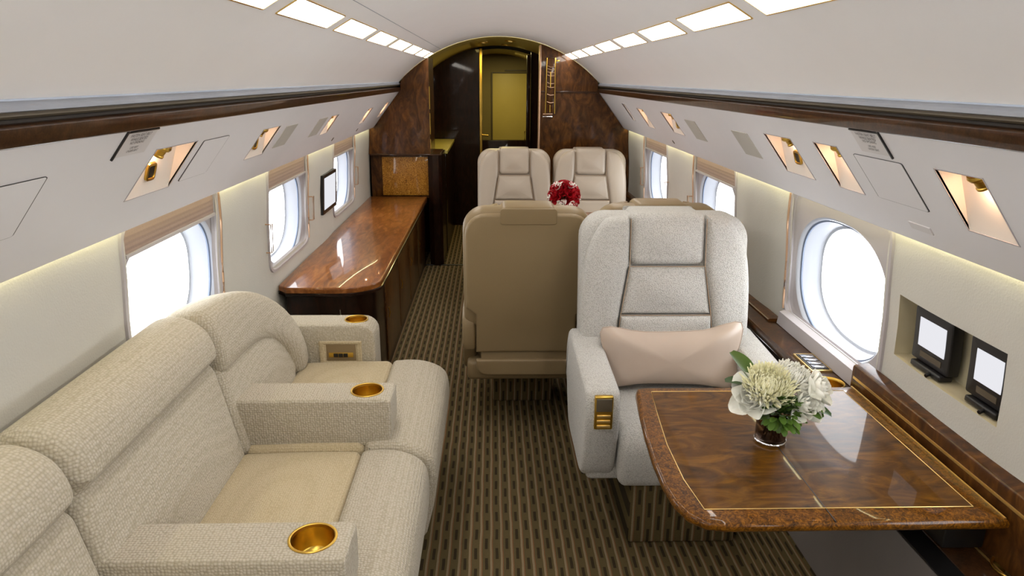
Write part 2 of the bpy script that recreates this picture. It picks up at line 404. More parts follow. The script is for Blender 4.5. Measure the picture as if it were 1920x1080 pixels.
# panel seams on the right wall next to windows
# overhead service panels
R_H=[(1.30,1.45,.235,.69,'a'),(1.88,2.02,.215,.66,'a'),(2.19,2.41,.23,.67,'l'),(3.70,3.93,.22,.60,'l'),(4.44,4.62,.25,.65,'a'),(5.0,5.1,.2,.6,'e'),(.1,.32,.23,.67,'l')]
L_H=[(1.71,1.95,.21,.64,'l'),(2.55,2.76,.25,.62,'l'),(3.69,3.86,.29,.62,'g'),(4.86,5.02,.33,.68,'g'),(5.62,5.76,.28,.66,'g'),(.3,.52,.23,.67,'l')]
def psu_panel(s,H,nm,lab):
    ys=sorted({Y0,Y1}|{v for h in H for v in h[:2]}); ts=sorted({0,1}|{v for h in H for v in h[2:4]})
    V=[psu(s,y,t) for y in ys for t in ts]; nt_=len(ts); Fc=[]
    for i in range(len(ys)-1):
        for j in range(nt_-1):
            ym=(ys[i]+ys[i+1])/2; tm=(ts[j]+ts[j+1])/2
            if any(h[0]<ym<h[1] and h[2]<tm<h[3] for h in H): continue
            Fc.append([i*nt_+j,(i+1)*nt_+j,(i+1)*nt_+j+1,i*nt_+j+1])
    mb=MB().add(V,Fc)
    mb.loft([[psu(s,y,1),psu(s,y,1.006,.001),psu(s,y,1.006,.004),psu(s,y,1.0,.006)] for y in (Y0,Y1)],closed=False,cap=False)
    return tag(mb.build(nm,M['psu'],smooth=50,recalc=False),lab,kind='structure')
pR=psu_panel(1,R_H,'trim_3','pale grey sloping service panel above the right windows')
pL=psu_panel(-1,L_H,'trim_4','pale grey sloping service panel above the left windows')
# wood rails and ceiling edge mouldings
for s,k in ((-1,5),(1,6)):
    def ext(P,nm,mat,par=None,y0=Y0,y1=Y1):
        return MB().loft([[Vector((s*x,y,z)) for x,z in P] for y in (y0,0,3,y1)]).build(nm,mat,par,smooth=50)
    r=ext([(.826,1.457),(.817,1.4575),(.813,1.4605),(.808,1.488),(.811,1.4915),(.832,1.494),(.86,1.494),(.86,1.457)],'trim_%d'%k,M['rail'])
    tag(r,'glossy walnut rail along the %s side under the ceiling edge'%SIDE[s],kind='structure')
    ext([(.842,1.494),(.842,1.503),(.86,1.503),(.86,1.494)],'groove',M['groove'],r)
    ext([(.842,1.500),(.822,1.502),(.818,1.506),(.82,1.512),(.86,1.512)],'moulding',M['bronze'],r)
    ext([(.82,1.512),(.812,1.514),(.812,1.522),(.83,1.535),(.86,1.53),(.86,1.512)],'ceiling_lip',M['lip'],r)
# ceiling light panels
def clight(s,y0,y1,label):
    a0,a1=math.asin(.532/RC),math.asin(.592/RC); c=Vector((s*.562,(y0+y1)/2,ceil_z(.562)))
    t=thing('ceiling_light',label,'ceiling light',c,'rectangular ceiling light panels in two rows')
    R=lambda a,y,d:Vector((s*(RC-d)*sin(a),y,ZT-RC+(RC-d)*cos(a)))
    fr=MB(); e=.004; ea=.004/RC
    def ring(a0,a1,y0,y1,d): return [R(a0,y0,d),R(a1,y0,d),R(a1,y1,d),R(a0,y1,d)]
    rs=[ring(a0-ea,a1+ea,y0-e,y1+e,-.001),ring(a0-ea,a1+ea,y0-e,y1+e,.003),ring(a0,a1,y0,y1,.003),ring(a0,a1,y0,y1,.0005)]
    fr.loft(rs,cap=False); fr.build('frame',M['goldline'],t,smooth=0)
    MB().add(ring(a0,a1,y0,y1,.0015),[[0,1,2,3]]).build('diffuser',M['diffuser'],t,smooth=0)
ords=['first','second','third','fourth','fifth','sixth']
ordn=['nearest the camera','second from the camera','third from the camera','fourth from the camera','fifth from the camera','second from the aft bulkhead','last one by the aft bulkhead']
for i in range(-7,7):
    y=1.855+.614*i; clight(1,y,y+.51,('lit cream panel of the right ceiling row, '+ordn[i]) if i>=0 else ('lit cream panel of the right ceiling row, at the frame edge' if i==-1 else 'lit cream panel of the right ceiling row, %s behind the camera edge'%ords[-i-2]))
    y=1.845+.64*i; y1=min(y+.53,5.86) if i<6 else 5.87
    clight(-1,y,y1,('lit cream panel of the left ceiling row, '+ordn[i]) if i>=0 else ('lit cream panel of the left ceiling row, at the frame edge' if i==-1 else 'lit cream panel of the left ceiling row, %s behind the camera edge'%ords[-i-2]))
# bulkhead in front (behind the camera)
def profile(xmin, s, margin=.004, top=True):
    P=[]
    for z in (.0,.2,.45,.6,.72,.9,1.05,1.165): P.append((wall_x(z)-margin,z))
    for t in (1,0): P.append((PA[0]+(PB[0]-PA[0])*t-margin,PA[1]+(PB[1]-PA[1])*t))
    P+= [(.806,1.47),(.806,1.525)]
    x=.80
    while x>xmin: P.append((x,ceil_z(x)-margin)); x-=.04
    P.append((xmin,ceil_z(xmin)-margin)); P.append((xmin,0))
    P=[(s*x,max(z,0.001)) for x,z in P]; return P
Pb=[(-x,z) for x,z in profile(0,1)][:-2]; Pf=profile(0,1)[:-2]
tag(prism('wall_front',Pf+Pb[::-1],Y0-.03,Y0+.02,M['wall']),'cream forward bulkhead behind the camera',kind='structure')

# ------------------------------------------------------------------ windows
def se(a,b,n,th): c,s_=cos(th),sin(th); return (a*abs(c)**(2/n)*(1 if c>=0 else -1), b*abs(s_)**(2/n)*(1 if s_>=0 else -1))
wn=[0]
def window(s,yc,a=.285,b=.20,zc=.885,shade=1.10,handles=False,trim=True):
    wn[0]+=1; nA=72; T=[2*pi*k/nA for k in range(nA)]
    def ring(hy,hz,zz,nn,ins):
        out=[]
        for th_ in T:
            y,z=se(hy,hz,nn,th_); z+=zz; y+=yc
            out.append(Vector((s*(wall_x(z)+ins),y,z)))
        return out
    zm=.932
    w=MB().loft([ring(.338,.245,zm,9,.010),ring(.33,.238,zm,9,.016),ring(.325,.233,zm,8,.018),ring(a+.038,b+.034,zc,2.4,.020)],cap=False).build('window_%d'%wn[0],M['surround'],origin=(s*1.09,yc,zc),smooth=50)
    tag(w,kind='structure')
    w['label']='oval cabin window in a recessed pale surround on the %s wall'%SIDE[s]
    MB().loft([ring(.365,.262,zm,10,.004),ring(.362,.260,zm,10,-.007),ring(.350,.251,zm,9,-.007),ring(.340,.246,zm,9,.002),ring(.338,.245,zm,9,.012)],cap=False).build('window_frame',M['surround'],w,smooth=40)
    for sg in ((1,) if s<0 else (1,)):
        MB().tube([(s*(wall_x(z)-.008),yc+sg*(.352-.010*abs((z-.93)/.23)**4),z) for z in [.70+.46*k/12 for k in range(13)]],.0045,8).build('side_trim',M['copper'],w)
    MB().loft([ring(a+.038,b+.034,zc,2.4,.020),ring(a+.032,b+.028,zc,2.4,.024),ring(a+.028,b+.024,zc,2.4,.034)],cap=False).build('reveal',M['reveal'],w,smooth=60)
    MB().loft([ring(a+.028,b+.024,zc,2.4,.032),ring(a+.022,b+.018,zc,2.4,.035),ring(a+.022,b+.018,zc,2.4,.040)],cap=False).build('seal',M['seal'],w)
    MB().loft([ring(a+.023,b+.019,zc,2.4,.038),ring(a+.015,b+.012,zc,2.4,.06),ring(a+.004,b+.004,zc,2.4,.10),ring(a-.006,b-.006,zc,2.4,.102)],cap=False).build('outer_reveal',M['reveal'],w,smooth=60)
    MB().add(ring(a+.004,b+.004,zc,2.4,.099),[list(range(nA))]).build('pane',M['pane'],w,smooth=0)
    if shade:   # pleated shade pulled a little way down
        mb=MB(); z0=shade; ny=2; zs=[1.185]; k=0
        while zs[-1]>z0+.001: zs.append(max(z0,zs[-1]-.008))
        mb.loft([[Vector((s*(wall_x(z)+.006+(.0007 if i%2 else 0)),y,z)) for y in (yc-.325,yc+.325)] for i,z in enumerate(zs)],closed=False,cap=False)
        mb.build('shade',M['shade'],w,smooth=0)
        MB().loft([[Vector((s*(wall_x(z0)+dx),y,z0+dz)) for dx,dz in ((.0,0),(.0,-.010),(.012,-.010),(.012,0))] for y in (yc-.325,yc+.325)]).build('shade_bar',M['surround'],w,smooth=0)
    if handles:
        for sg in (-1,1):
            y=yc+sg*.385; P=[]
            hz=.066
            for dy,dz in ((-.012,-hz),(.012,-hz),(.012,hz),(-.012,hz)):
                z=.86+dz; P.append(Vector((s*(wall_x(z)-.028),y+dy,z)))
            mb=MB().tube(P,.0028,6,closed=True)
            for k in (0,3):
                p=P[k]; mb.tube([p,p+Vector((s*.03,0,0))],.0028,6)
            mb.build('pull_handle',M['copper'],w)
    return w
for c in WINL: window(-1,c,a=.318 if abs(c-2.2)<.1 else .285,b=.215 if abs(c-2.2)<.1 else .205,shade=1.088 if c<3 else 1.075,handles=c>3)
for c in WIN: window(1,c,shade=None if c==2.25 else 1.085,handles=c>3,trim=True)

# ------------------------------------------------------------------ overhead panel fittings
def pocket(s,h,label,cat='reading light'):
    y0,y1,t0,t1,kind=h; dp=.055
    t=thing('reading_light',label,cat,psu(s,(y0+y1)/2,(t0+t1)/2),'recessed reading light pockets')
    mb=MB(); q=[psu(s,y0,t1),psu(s,y1,t1),psu(s,y1,t0),psu(s,y0,t0),psu(s,y0,t0,dp),psu(s,y1,t0,dp)]
    mb.add(q,[[0,1,5,4],[3,2,5,4],[0,3,4],[1,2,5]])
    mb.build('pocket',M['pocket'],t,smooth=0)
    e=.0025; rr=lambda d,k:[psu(s,y0-k,t1+k*2.8,d),psu(s,y1+k,t1+k*2.8,d),psu(s,y1+k,t0-k*2.8,d),psu(s,y0-k,t0-k*2.8,d)]
    MB().loft([rr(0,e),rr(-.0015,e),rr(-.0015,0),rr(.004,0)],cap=False).build('bezel',M['surround'],t,smooth=0)
    if kind in 'lag':
        ym=(y0+y1)/2-(.02 if kind!='g' else 0); c=psu(s,ym,t0+.05,.026)
        ax=(psu(s,0,1)-psu(s,0,0)).normalized(); Mx=ax.to_track_quat('Z','Y').to_matrix()
        MB().lathe([(.0,-.006),(.022,-.006),(.024,.0),(.022,.006),(.017,.009),(.016,.024),(.018,.026),(.018,.030),(.013,.030),(.012,.020)],c,20,Mx).build('lamp',M['gold'],t)
        MB().lathe([(0,0),(.0115,0)],c+ax*.024,16,Mx).build('bulb',M['bulb'],t,smooth=0)
        point('reading_lamp_light',c+ax*.036,.28,(1,.62,.36),.008)
    if kind=='l':
        f=.62; ys=(y0+y1)/2-.012*1; tt=t0+(t1-t0)*f
        def sw(hy,ht,up,n=5):
            out=[]
            for k in range(24):
                a,b=se(hy,ht,n,2*pi*k/24); tq=tt+b; depth=dp*(t1-tq)/(t1-t0)-up; out.append(psu(s,ys+a,tq,depth))
            return out
        b_=MB().loft([sw(.026,.062,0),sw(.025,.060,.006),sw(.019,.045,.007),sw(.018,.043,.003)],cap=False).build('switch_bezel',M['gold'],t)
        MB().add(sw(.0185,.044,.004),[list(range(24))]).build('rocker',M['black'],b_,smooth=0)
labR=['large lit wedge pocket with brass lamp, nearest on the right panel','empty wedge pocket between the two lamp pockets on the right panel','wedge pocket with brass lamp and switch left of the empty one, right panel','slanted lamp pocket above the second right window','slim bright pocket second from the bulkhead, right panel','smallest pocket beside the aft bulkhead, right panel','lamp pocket on the right panel beside the camera']
for h,l in zip(R_H,labR): pocket(1,h,l)
labL=['largest pocket with brass lamp and square switch on the left panel','pocket with a brass knob lamp, second on the left panel','narrow glowing pocket above the second left window','narrow glowing pocket above the third left window','last glowing pocket beside the dark wood bulkhead, left panel','lamp pocket on the left panel beside the camera']
for h,l in zip(L_H,labL): pocket(-1,h,l)
def plate(s,y0,y1,t0,t1,th=.003,off=0): 
    P=lambda d:[psu(s,y0,t0,d),psu(s,y1,t0,d),psu(s,y1,t1,d),psu(s,y0,t1,d)]
    return MB().loft([P(.001),P(-th)])
for s,y0,y1,t0,t1,l in ((1,3.29,3.47,.27,.59,'grey speaker grille on the right panel, between lamp pockets'),(1,2.60,2.78,.28,.60,'grey speaker grille on the right panel, nearer the camera'),(-1,2.86,3.03,.28,.58,'grey speaker grille beside the brass knob pocket, left panel'),(-1,3.43,3.60,.29,.59,'grey speaker grille before the narrow glowing pocket, left panel')):
    o=plate(s,y0,y1,t0,t1,.002).build('speaker_grille',M['grille'],origin=psu(s,(y0+y1)/2,t0),smooth=0); tag(o,l,'speaker grille','flat grilles set into the sloping panels')
# placards with safety text
def placard(s,y0,y1,label):
    c=psu(s,(y0+y1)/2,.1); t=thing('placard',label,'placard',c,'text placards under the rails')
    plate(s,y0,y1,.02,.20,.0018).build('plate',M['placard'],t,smooth=0)
    ye=y0 if s<0 else y0
    plate(s,ye-.002,ye+.003,.0,.215,.004).build('edge_strip',M['black'],t,smooth=0)
    plate(s,y0,y1,.008,.018,.004).build('edge_strip',M['black'],t,smooth=0)
    lines=[('FASTEN SEAT BELT',.018,.045),('WHILE SEATED',.018,.075),('NO SMOKING',.016,.102),('LIFE VEST',.014,.14),('UNDER SEAT',.014,.165)]
    ex=(psu(s,0,1)-psu(s,0,0)).normalized()      # down the slope
    right=Vector((0,-1,0)) if s>0 else Vector((0,1,0))
    up=-ex; nrm=right.cross(up)
    R_=Matrix((right,up,nrm)).transposed().to_4x4()
    for i,(tx,sz,tt) in enumerate(lines):
        cu=bpy.data.curves.new('lettering','FONT'); cu.body=tx; cu.size=sz*.62; cu.align_x='CENTER'; cu.align_y='CENTER'; cu.materials.append(M['ink'])
        tmp=bpy.data.objects.new('tmp',cu); COL.objects.link(tmp); me=bpy.data.meshes.new_from_object(tmp); bpy.data.objects.remove(tmp); me.name='lettering'
        o=bpy.data.objects.new('lettering',me); COL.objects.link(o); o.parent=t
        p=psu(s,(y0+y1)/2,tt,-.0024)-c; o.matrix_local=Matrix.Translation(p)@R_
placard(1,1.60,1.735,'small placard with fine dark lettering under the right rail')
placard(-1,1.50,1.64,'small placard with fine dark lettering under the left rail')
# service doors (seams) in the sloping panels
def hatch(s,y0,y1,t0,t1,label):
    P=rrect(y0,y1,t0,t1,.012,3); d=lambda z,k:[psu(s,y,t,z) for y,t in inset(P,k)]
    t=thing('oxygen_hatch',label,'hatch',psu(s,(y0+y1)/2,(t0+t1)/2))
    MB().loft([d(.0005,0),d(-.0015,.0),d(-.0015,.003),d(.0005,.003)],cap=False).build('gap',M['black'],t,smooth=0)
    MB().loft([d(.0005,.0035),d(-.0022,.0045)],cap=True).build('cover',M['psu'],t,smooth=0)
hatch(1,1.575,1.80,.245,.64,'closed hatch with a dark seam beside the nearest right pocket')
hatch(-1,2.0,2.20,.22,.62,'closed hatch beside the largest left lamp pocket')
hatch(-1,1.0,1.29,.23,.62,'closed hatch at the near end of the left panel')
o=plate(1,1.62,1.71,.80,.86,.003).build('badge',M['placard'],origin=psu(1,1.66,.83),smooth=0); tag(o,'small pale oblong label plate under the right hatch','label plate')
for s,y in ((1,4.14),(-1,4.22),(-1,5.0)):
    o=MB().lathe([(0,.002),(.012,.002),(.014,0)],(0,0,0),16,(-(Vector((s*PN[0],0,PN[1])))).to_track_quat('Z','Y').to_matrix()); 
    for v in o.V: v+=psu(s,y,.85)
    o=o.build('air_outlet',M['bronze'],origin=psu(s,y,.85)); tag(o,'tiny round dark air outlet low on the %s panel%s'%(SIDE[s],'' if s>0 else (', nearer one' if y<4.5 else ', farther one')),'air outlet')

# ------------------------------------------------------------------ aft bulkhead, cabinets and galley
P=profile(.335,1); b=prism('wall_back_right',P,5.9,5.98,M['cabinet']); tag(b,'glossy walnut bulkhead right of the aft doorway',kind='structure')
# its dark split line and the moulding continuing the rail
MB().box(.34,.80,5.893,5.9,1.455,1.47,.002).build('rail_strip',M['rail'],b)
tag(MB().box(.322,.336,5.885,5.99,.0,1.825,.003).build('door_post',M['copper']),'slim metal edge post of the aft doorway','door post')
# left tall cabinet (upper, backsplash niche, lower column)
P=[(x,z) for x,z in profile(.575,-1) if z>.95]; P=[(-.575,.95)]+[(-(wall_x(.95)-.004),.95)]+[p for p in P]
tc=thing('tall_cabinet','tall glossy walnut cabinet at the end of the left counter','cabinet',(-.8,5.95,0))
up=[(-wall_x(.955)+.004,.955),(-wall_x(1.05)+.004,1.05),(-wall_x(1.165)+.004,1.165),(-PB[0]+.004,PB[1]),(-PA[0]+.004,PA[1]),(-.806,1.47),(-.806,1.525)]
x=.78
while x>.575: up.append((-x,ceil_z(x)-.004)); x-=.03
up+=[(-.575,ceil_z(.575)-.004),(-.575,.955)]
prism('upper_cupboard',up,5.885,6.35,M['cabinet'],tc)
MB().box(-1.085,-.50,5.93,6.35,.58,.955,.003).build('niche_back',M['cabinet'],tc)
MB().box(-.99,-.60,5.918,5.93,.605,.93,.002).build('burl_backsplash',M['burl'],tc)
MB().box(-1.08,-.485,5.87,5.93,.945,.957,.003).build('shelf_edge',M['rail'],tc)
col=[(-.60,0.001),(-.60,.95),(-.485,.95),(-.485,0.001)]
Pc=[(-.60,5.885),(-.56,5.86),(-.51,5.86),(-.485,5.885),(-.485,6.35),(-.60,6.35)]
MB().loft([[Vector((x,y,z)) for x,y in Pc] for z in (.001,.948)]).build('corner_column',M['darkwood'],tc,smooth=20)
mb=MB(); 
for z0,z1 in ((1.32,1.50),(1.12,1.29),(1.0,1.08)): mb.tube([(-.572,5.88,z0),(-.572,5.88,z1)],.004,6)
mb.build('brass_hinge',M['gold'],tc)
# galley cabinet on the left, partition at 7.6
gc=thing('galley_cabinet','galley cabinet with yellow lit stone top behind the column','cabinet',(-.75,7.0,0))
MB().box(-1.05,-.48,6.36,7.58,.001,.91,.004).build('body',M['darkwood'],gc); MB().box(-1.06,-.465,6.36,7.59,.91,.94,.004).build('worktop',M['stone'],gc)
MB().box(-1.05,-.70,6.36,7.58,.94,1.60,.004).build('upper_cupboard',M['darkwood'],gc)
def cut(P,x0,x1): return P
def part_poly(x0,x1):
    P=[(x0,.001)]; n=14
    for k in range(n+1):
        x=x0+(x1-x0)*k/n; P.append((x,min(ceil_z(min(abs(x),.99))-.003,1.9)))
    P.append((x1,.001)); return P
p=prism('wall_back_left',part_poly(-.99,-.19),7.6,7.64,M['darkwood']); tag(p,'dark mahogany partition left of the open aft door',kind='structure')
p=prism('wall_aft_right',part_poly(.345,.99),7.6,7.64,M['darkwood']); tag(p,'dark mahogany partition right of the open aft door',kind='structure')
for x0,x1 in ((-1.06,-1.0),(.99,1.05)):
    p=MB().box(x0,x1,5.99,9.2,.001,1.6).build('wall_galley_'+('left' if x0<0 else 'right'),M['darkwood']); tag(p,'dark wood side of the galley on the %s'%('left' if x0<0 else 'right'),kind='structure')
d1=thing('door_1','open dark wood aft door leaf edge with brass trim and lever','door',(-.19,7.56,0)); d1['kind']='structure'; del d1['category']
MB().box(-.195,-.165,7.55,7.60,.001,1.86,.003).build('brass_edge',M['gold'],d1)
MB().tube([(-.165,7.55,.99),(-.165,7.50,.99),(-.10,7.49,.985)],.008,8).build('door_handle',M['gold'],d1)
MB().box(-.18,-.174,7.545,7.56,1.2,1.62,.001).build('hinge',M['gold'],d1)
gb=MB().box(.30,.34,7.55,7.6,.001,1.80,.003).build('door_2',M['darkwood']); tag(gb,'dark edge of the right door leaf with lever handle',kind='structure')
MB().tube([(.30,7.55,1.03),(.285,7.52,1.03),(.285,7.52,.93)],.006,8).build('door_handle',M['gold'],gb)
# aft room
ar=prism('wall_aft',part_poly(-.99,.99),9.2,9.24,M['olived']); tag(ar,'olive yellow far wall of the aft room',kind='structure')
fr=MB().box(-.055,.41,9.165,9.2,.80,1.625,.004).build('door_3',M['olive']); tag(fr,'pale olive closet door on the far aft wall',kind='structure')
MB().box(-.07,-.055,9.16,9.2,.80,1.64,.002).build('frame',M['bronze'],fr); MB().box(-.055,.41,9.16,9.2,1.625,1.64,.002).build('frame',M['bronze'],fr)
MB().box(.1,.39,9.19,9.199,1.65,1.67,.002).build('placard_strip',M['bronze'],ar)
MB().box(-.95,.95,9.10,9.2,.001,.80,.004).build('lower_cupboard',M['darkwood'],ar)
p=MB().box(-.99,.99,7.6,9.2,-.02,0).build('floor_aft',M['carpet']); tag(p,'dark floor of the aft room',kind='structure')
for x,y,l in ((-.14,6.7,'left of the three slim galley downlights'),(.10,6.5,'upper right slim galley downlight'),(.08,7.3,'slim galley downlight nearest the aft door')):
    z=ceil_z(abs(x)); t=thing('downlight',l,'downlight',(x,y,z-.004),'slim galley downlights')
    MB().lathe([(.05,.006),(.05,-.004),(.038,-.005),(.036,.002)],(x,y,z-.004),24,cap=False).build('rim',M['gold'],t)
    MB().lathe([(0,0),(.036,0)],(x,y,z-.006),20).build('bulb',M['downbulb'],t,smooth=0)
# brass framed ornament rack on the right bulkhead
t=thing('wall_rack','tall narrow brass framed rack on the right aft bulkhead','rack',(.415,5.88,1.27))
mb=MB().tube([(.380,5.885,1.29),(.380,5.885,1.728),(.452,5.885,1.728),(.452,5.885,1.29)],.0055,8); mb.build('frame',M['gold'],t)
MB().box(.383,.449,5.888,5.899,1.30,1.725,.001).build('backplate',M['cabinet'],t)
for k,z in enumerate((1.70-.04,1.64,1.615,1.59,1.53,1.50,1.44,1.38)):
    MB().tube([(.388,5.882,z+.006),(.415,5.880,z-.004),(.444,5.882,z)],.0028,6).build('scroll',M['copper'],t)
MB().tube([(.414,5.882,1.62),(.414,5.880,1.50)],.005,6).build('scroll',M['gold'],t); MB().tube([(.414,5.882,1.36),(.414,5.880,1.30)],.004,6).build('scroll',M['gold'],t)
MB().box(.355,.436,5.855,5.898,1.262,1.272,.002).build('tray',M['chrome'],t); MB().box(.357,.434,5.858,5.862,1.285,1.292,.001).build('tray_rail',M['copper'],t)
MB().box(.455,.485,5.888,5.899,1.70,1.712,.002).build('latch',M['gold'],t)

# ------------------------------------------------------------------ left counter (credenza)
cr=thing('credenza','long glossy mahogany counter under the left windows behind the sofa','credenza',(-.85,4.5,0))
def ctop(k=0):
    x0=-1.098+k; x1=-.615-k; y0=3.19+k
    P=[(x0,5.87),(x0,y0+.06),(x0+.05,y0+.01)]
    for i in range(9):
        a=-pi/2+i*pi/2/8; P.append((x1-.20+.20*cos(a), y0+.16+ (.155)*sin(a)))
    P.append((x1,5.87)); return dense(P,.08)
Pt=ctop(); fn=lambda u,v,n_:(u,v,.575+n_)
pad('countertop',Pt,.028,.009,fn,M['counter'],cr,smooth=40,center=(-.86,4.6),rings=3)
V=[[Vector((x,y,z)) for x,y in ctop(.0)] for z in (.555,.575)]
MB().loft([[Vector((x,y,z)) for x,y in ctop(kk)] for kk,z in ((.006,.556),(-.004,.560),(-.004,.572),(.004,.577))]).build('edge_band',M['darkwood'],cr,smooth=50)
MB().loft([[Vector((x,y,z)) for x,y in inset(ctop(.0),.03)] for z in (.001,.558)]).build('body',M['darkwood'],cr,smooth=30)
for k in range(4):
    y=3.6+k*.55
    fr=MB().box(-.655,-.638,y,y+.53,.06,.53,.003).build('door',M['cabinet'],cr)
    MB().tube([(-.632,y+.04,.30),(-.625,y+.04,.33),(-.632,y+.04,.36)],.003,6).build('handle',M['gold'],fr)
MB().box(-.90,-.84,3.212,3.222,.40,.46,.002).build('keyhole_plate',M['darkwood'],cr); MB().tube([(-.80,3.212,.45),(-.80,3.208,.49)],.003,6).build('pull',M['chrome'],cr)
MB().tube([(-.70,3.21,.30),(-.67,3.20,.30),(-.64,3.205,.30)],.003,6).build('pull',M['chrome'],cr)
# screen on the left wall between the windows
t=thing('wall_screen','black framed lit screen between the second and third left windows','screen',(-1.08,4.2,.9))
q=lambda y,z,e:Vector((-(wall_x(z)-.016-e),y,z))
ys0,ys1,z0,z1=4.13,4.49,.775,1.01
MB().loft([[q(ys0,z0,e),q(ys1,z0,e),q(ys1,z1,e),q(ys0,z1,e)] for e in (-.01,.014)]).build('frame',M['black'],t,smooth=0)
MB().loft([[q(ys0+.03,z0+.025,e),q(ys1-.03,z0+.025,e),q(ys1-.03,z1-.02,e),q(ys0+.03,z1-.02,e)] for e in (.012,.0155)]).build('display',M['screen'],t,smooth=0)

# ------------------------------------------------------------------ right ledge, monitors
rl=thing('side_ledge','dark walnut side ledge along the right wall beside the chairs','ledge',(1.0,2.5,0))
def lbox(P,y0,y1,nm,mat,par=rl): return MB().loft([[Vector((x,y,z)) for x,z in P] for y in (y0,(y0+y1)/2,y1)]).build(nm,mat,par,smooth=40)
lbox([(.985,.60),(.978,.606),(.978,.63),(.985,.638),(1.10,.64),(1.10,.60)],1.955,5.86,'ledge_top',M['rail'])
lbox([(1.045,.638),(1.045,.648),(1.052,.652),(1.096,.652),(1.10,.64)],2.60,5.86,'wall_moulding',M['cabinet'])
lbox([(.985,.205),(.985,.60),(1.10,.60),(1.06,.205)],1.955,5.86,'side_panel',M['darkwood'])
lbox([(.872,.20),(.912,.53),(.93,.53),(.90,.20)],Y0,1.952,'kick_panel',M['greyp'])
lbox([(.914,.52),(.914,.535),(.958,.545),(.97,.545),(.97,.45),(.93,.45)],Y0,1.952,'track',M['black'])
lbox([(.958,.535),(.960,.548),(.968,.552),(1.03,.552),(1.10,.552),(1.10,.535)],Y0,1.952,'lower_ledge',M['rail'])
lbox([(1.036,.552),(1.036,.5545),(1.040,.5545),(1.040,.552)],Y0,1.38,'inlay',M['goldline'])
mb=lbox([(1.052,.552),(1.052,.722),(1.0535,.728),(1.058,.731),(1.098,.735),(1.101,.552)],1.0,1.95,'wall_riser',M['cabinet'])
lbox([(1.0505,.690),(1.0505,.698),(1.053,.698),(1.053,.690)],1.0,1.94,'inlay',M['goldline'])
# cup holders
def bore(o,c,r,depth):
    cy=MB().lathe([(0,-depth),(r,-depth),(r,.03),(0,.03)],c,40).build('cutter',None,smooth=0)
    bpy.context.view_layer.update()
    md=o.modifiers.new('b','BOOLEAN'); md.operation='DIFFERENCE'; md.solver='EXACT'; md.object=cy
    dg=bpy.context.evaluated_depsgraph_get(); me=bpy.data.meshes.new_from_object(o.evaluated_get(dg)); o.modifiers.clear()
    old=o.data; o.data=me; bpy.data.meshes.remove(old); bpy.data.objects.remove(cy)
    me.set_sharp_from_angle(angle=radians(50))
def cup(c,r,par=None,name='cup_holder',depth=.05,tilt=None):
    mb=MB().lathe([(r*.98,-.004),(r*1.06,.0),(r*1.07,.003),(r*1.03,.0045),(r*.95,.003),(r*.93,-.004)],c,40,cap=False)
    o=mb.build(name,M['gold'],par,smooth=60)
    MB().lathe([(r*.95,.003),(r*.93,-.010),(r*.90,-.050),(r*.8,-.056),(0,-.058)],c,40,cap=False).build('cup_bowl',M['cupgold'],o,smooth=60)
    return o
lt=[c for c in rl.children if c.name.startswith('ledge_top')][0]; bore(lt,(1.02,2.01,.640),.040,.08); cup((1.02,2.01,.640),.042,rl)
ll=[c for c in rl.children if c.name.startswith('lower_ledge')][0]; bore(ll,(1.074,1.235,.554),.042,.08); cup((1.074,1.235,.554),.044,rl)
# seat control panel on ledge
cpn=MB().loft([[Vector((x,y,z)) for x,y in ((1.0,2.10),(1.07,2.10),(1.07,2.25),(1.0,2.25))] for z in (.639,.645)]).build('control_panel',M['goldline'],rl,smooth=0)
MB().loft([[Vector((x,y,z)) for x,y in ((1.006,2.11),(1.064,2.11),(1.064,2.24),(1.006,2.24))] for z in (.645,.647)]).build('panel_face',M['black'],cpn,smooth=0)
for k in range(4):
    MB().box(1.012+.0,1.058,2.118+k*.030,2.118+k*.030+.022,.647,.650,.001).build('button',M['chrome'],cpn)
# cream kerb at the foot of the second right window
tag(MB().loft([[Vector((x,y,z)) for x,z in ((1.072,.642),(1.078,.690),(1.11,.70),(1.11,.642))] for y in (1.975,2.58)]).build('window_sill',M['surround'],origin=(1.09,2.2,.64),smooth=0),'cream sill strip under the big right window','window sill')
# monitors in the niche
for y0,y1,l in ((1.615,1.775,'small black handset screen on the left in the wall niche'),(1.405,1.545,'small black handset screen on the right in the wall niche')):
    t=thing('niche_screen',l,'screen',(1.1,(y0+y1)/2,.82),'handset screens in the right wall niche')
    def qq(y,z,e): return Vector((wall_x(z)-.01+e-.0*y,y,z))
    P=rrect(y0,y1,.835,.985,.008,3)
    mb=pad_mb([(u,v) for u,v in P],.03,.004,lambda u,v,n_:qq(u,v,.05-n_),rings=2); mb.build('body',M['black'],t,smooth=30)
    MB().loft([[qq(y,z,e) for y,z in ((y0+.022,.878),(y1-.026,.878),(y1-.026,.958),(y0+.022,.958))] for e in (.021,.0185)]).build('display',M['screen'],t,smooth=0)
    MB().loft([[qq(y,z,e) for y,z in ((y0+.03,.850),(y1-.04,.850),(y1-.04,.866),(y0+.03,.866))] for e in (.021,.0185)]).build('label_plate',M['bronze'],t,smooth=0)
    MB().box(1.098,1.135,y0+.01,y1-.02,.818,.834,.004).build('foot',M['black'],t)
    MB().tube([(1.10,y0+.05,.826),(1.085,y0+.045,.822)],.005,8).build('jack',M['black'],t)

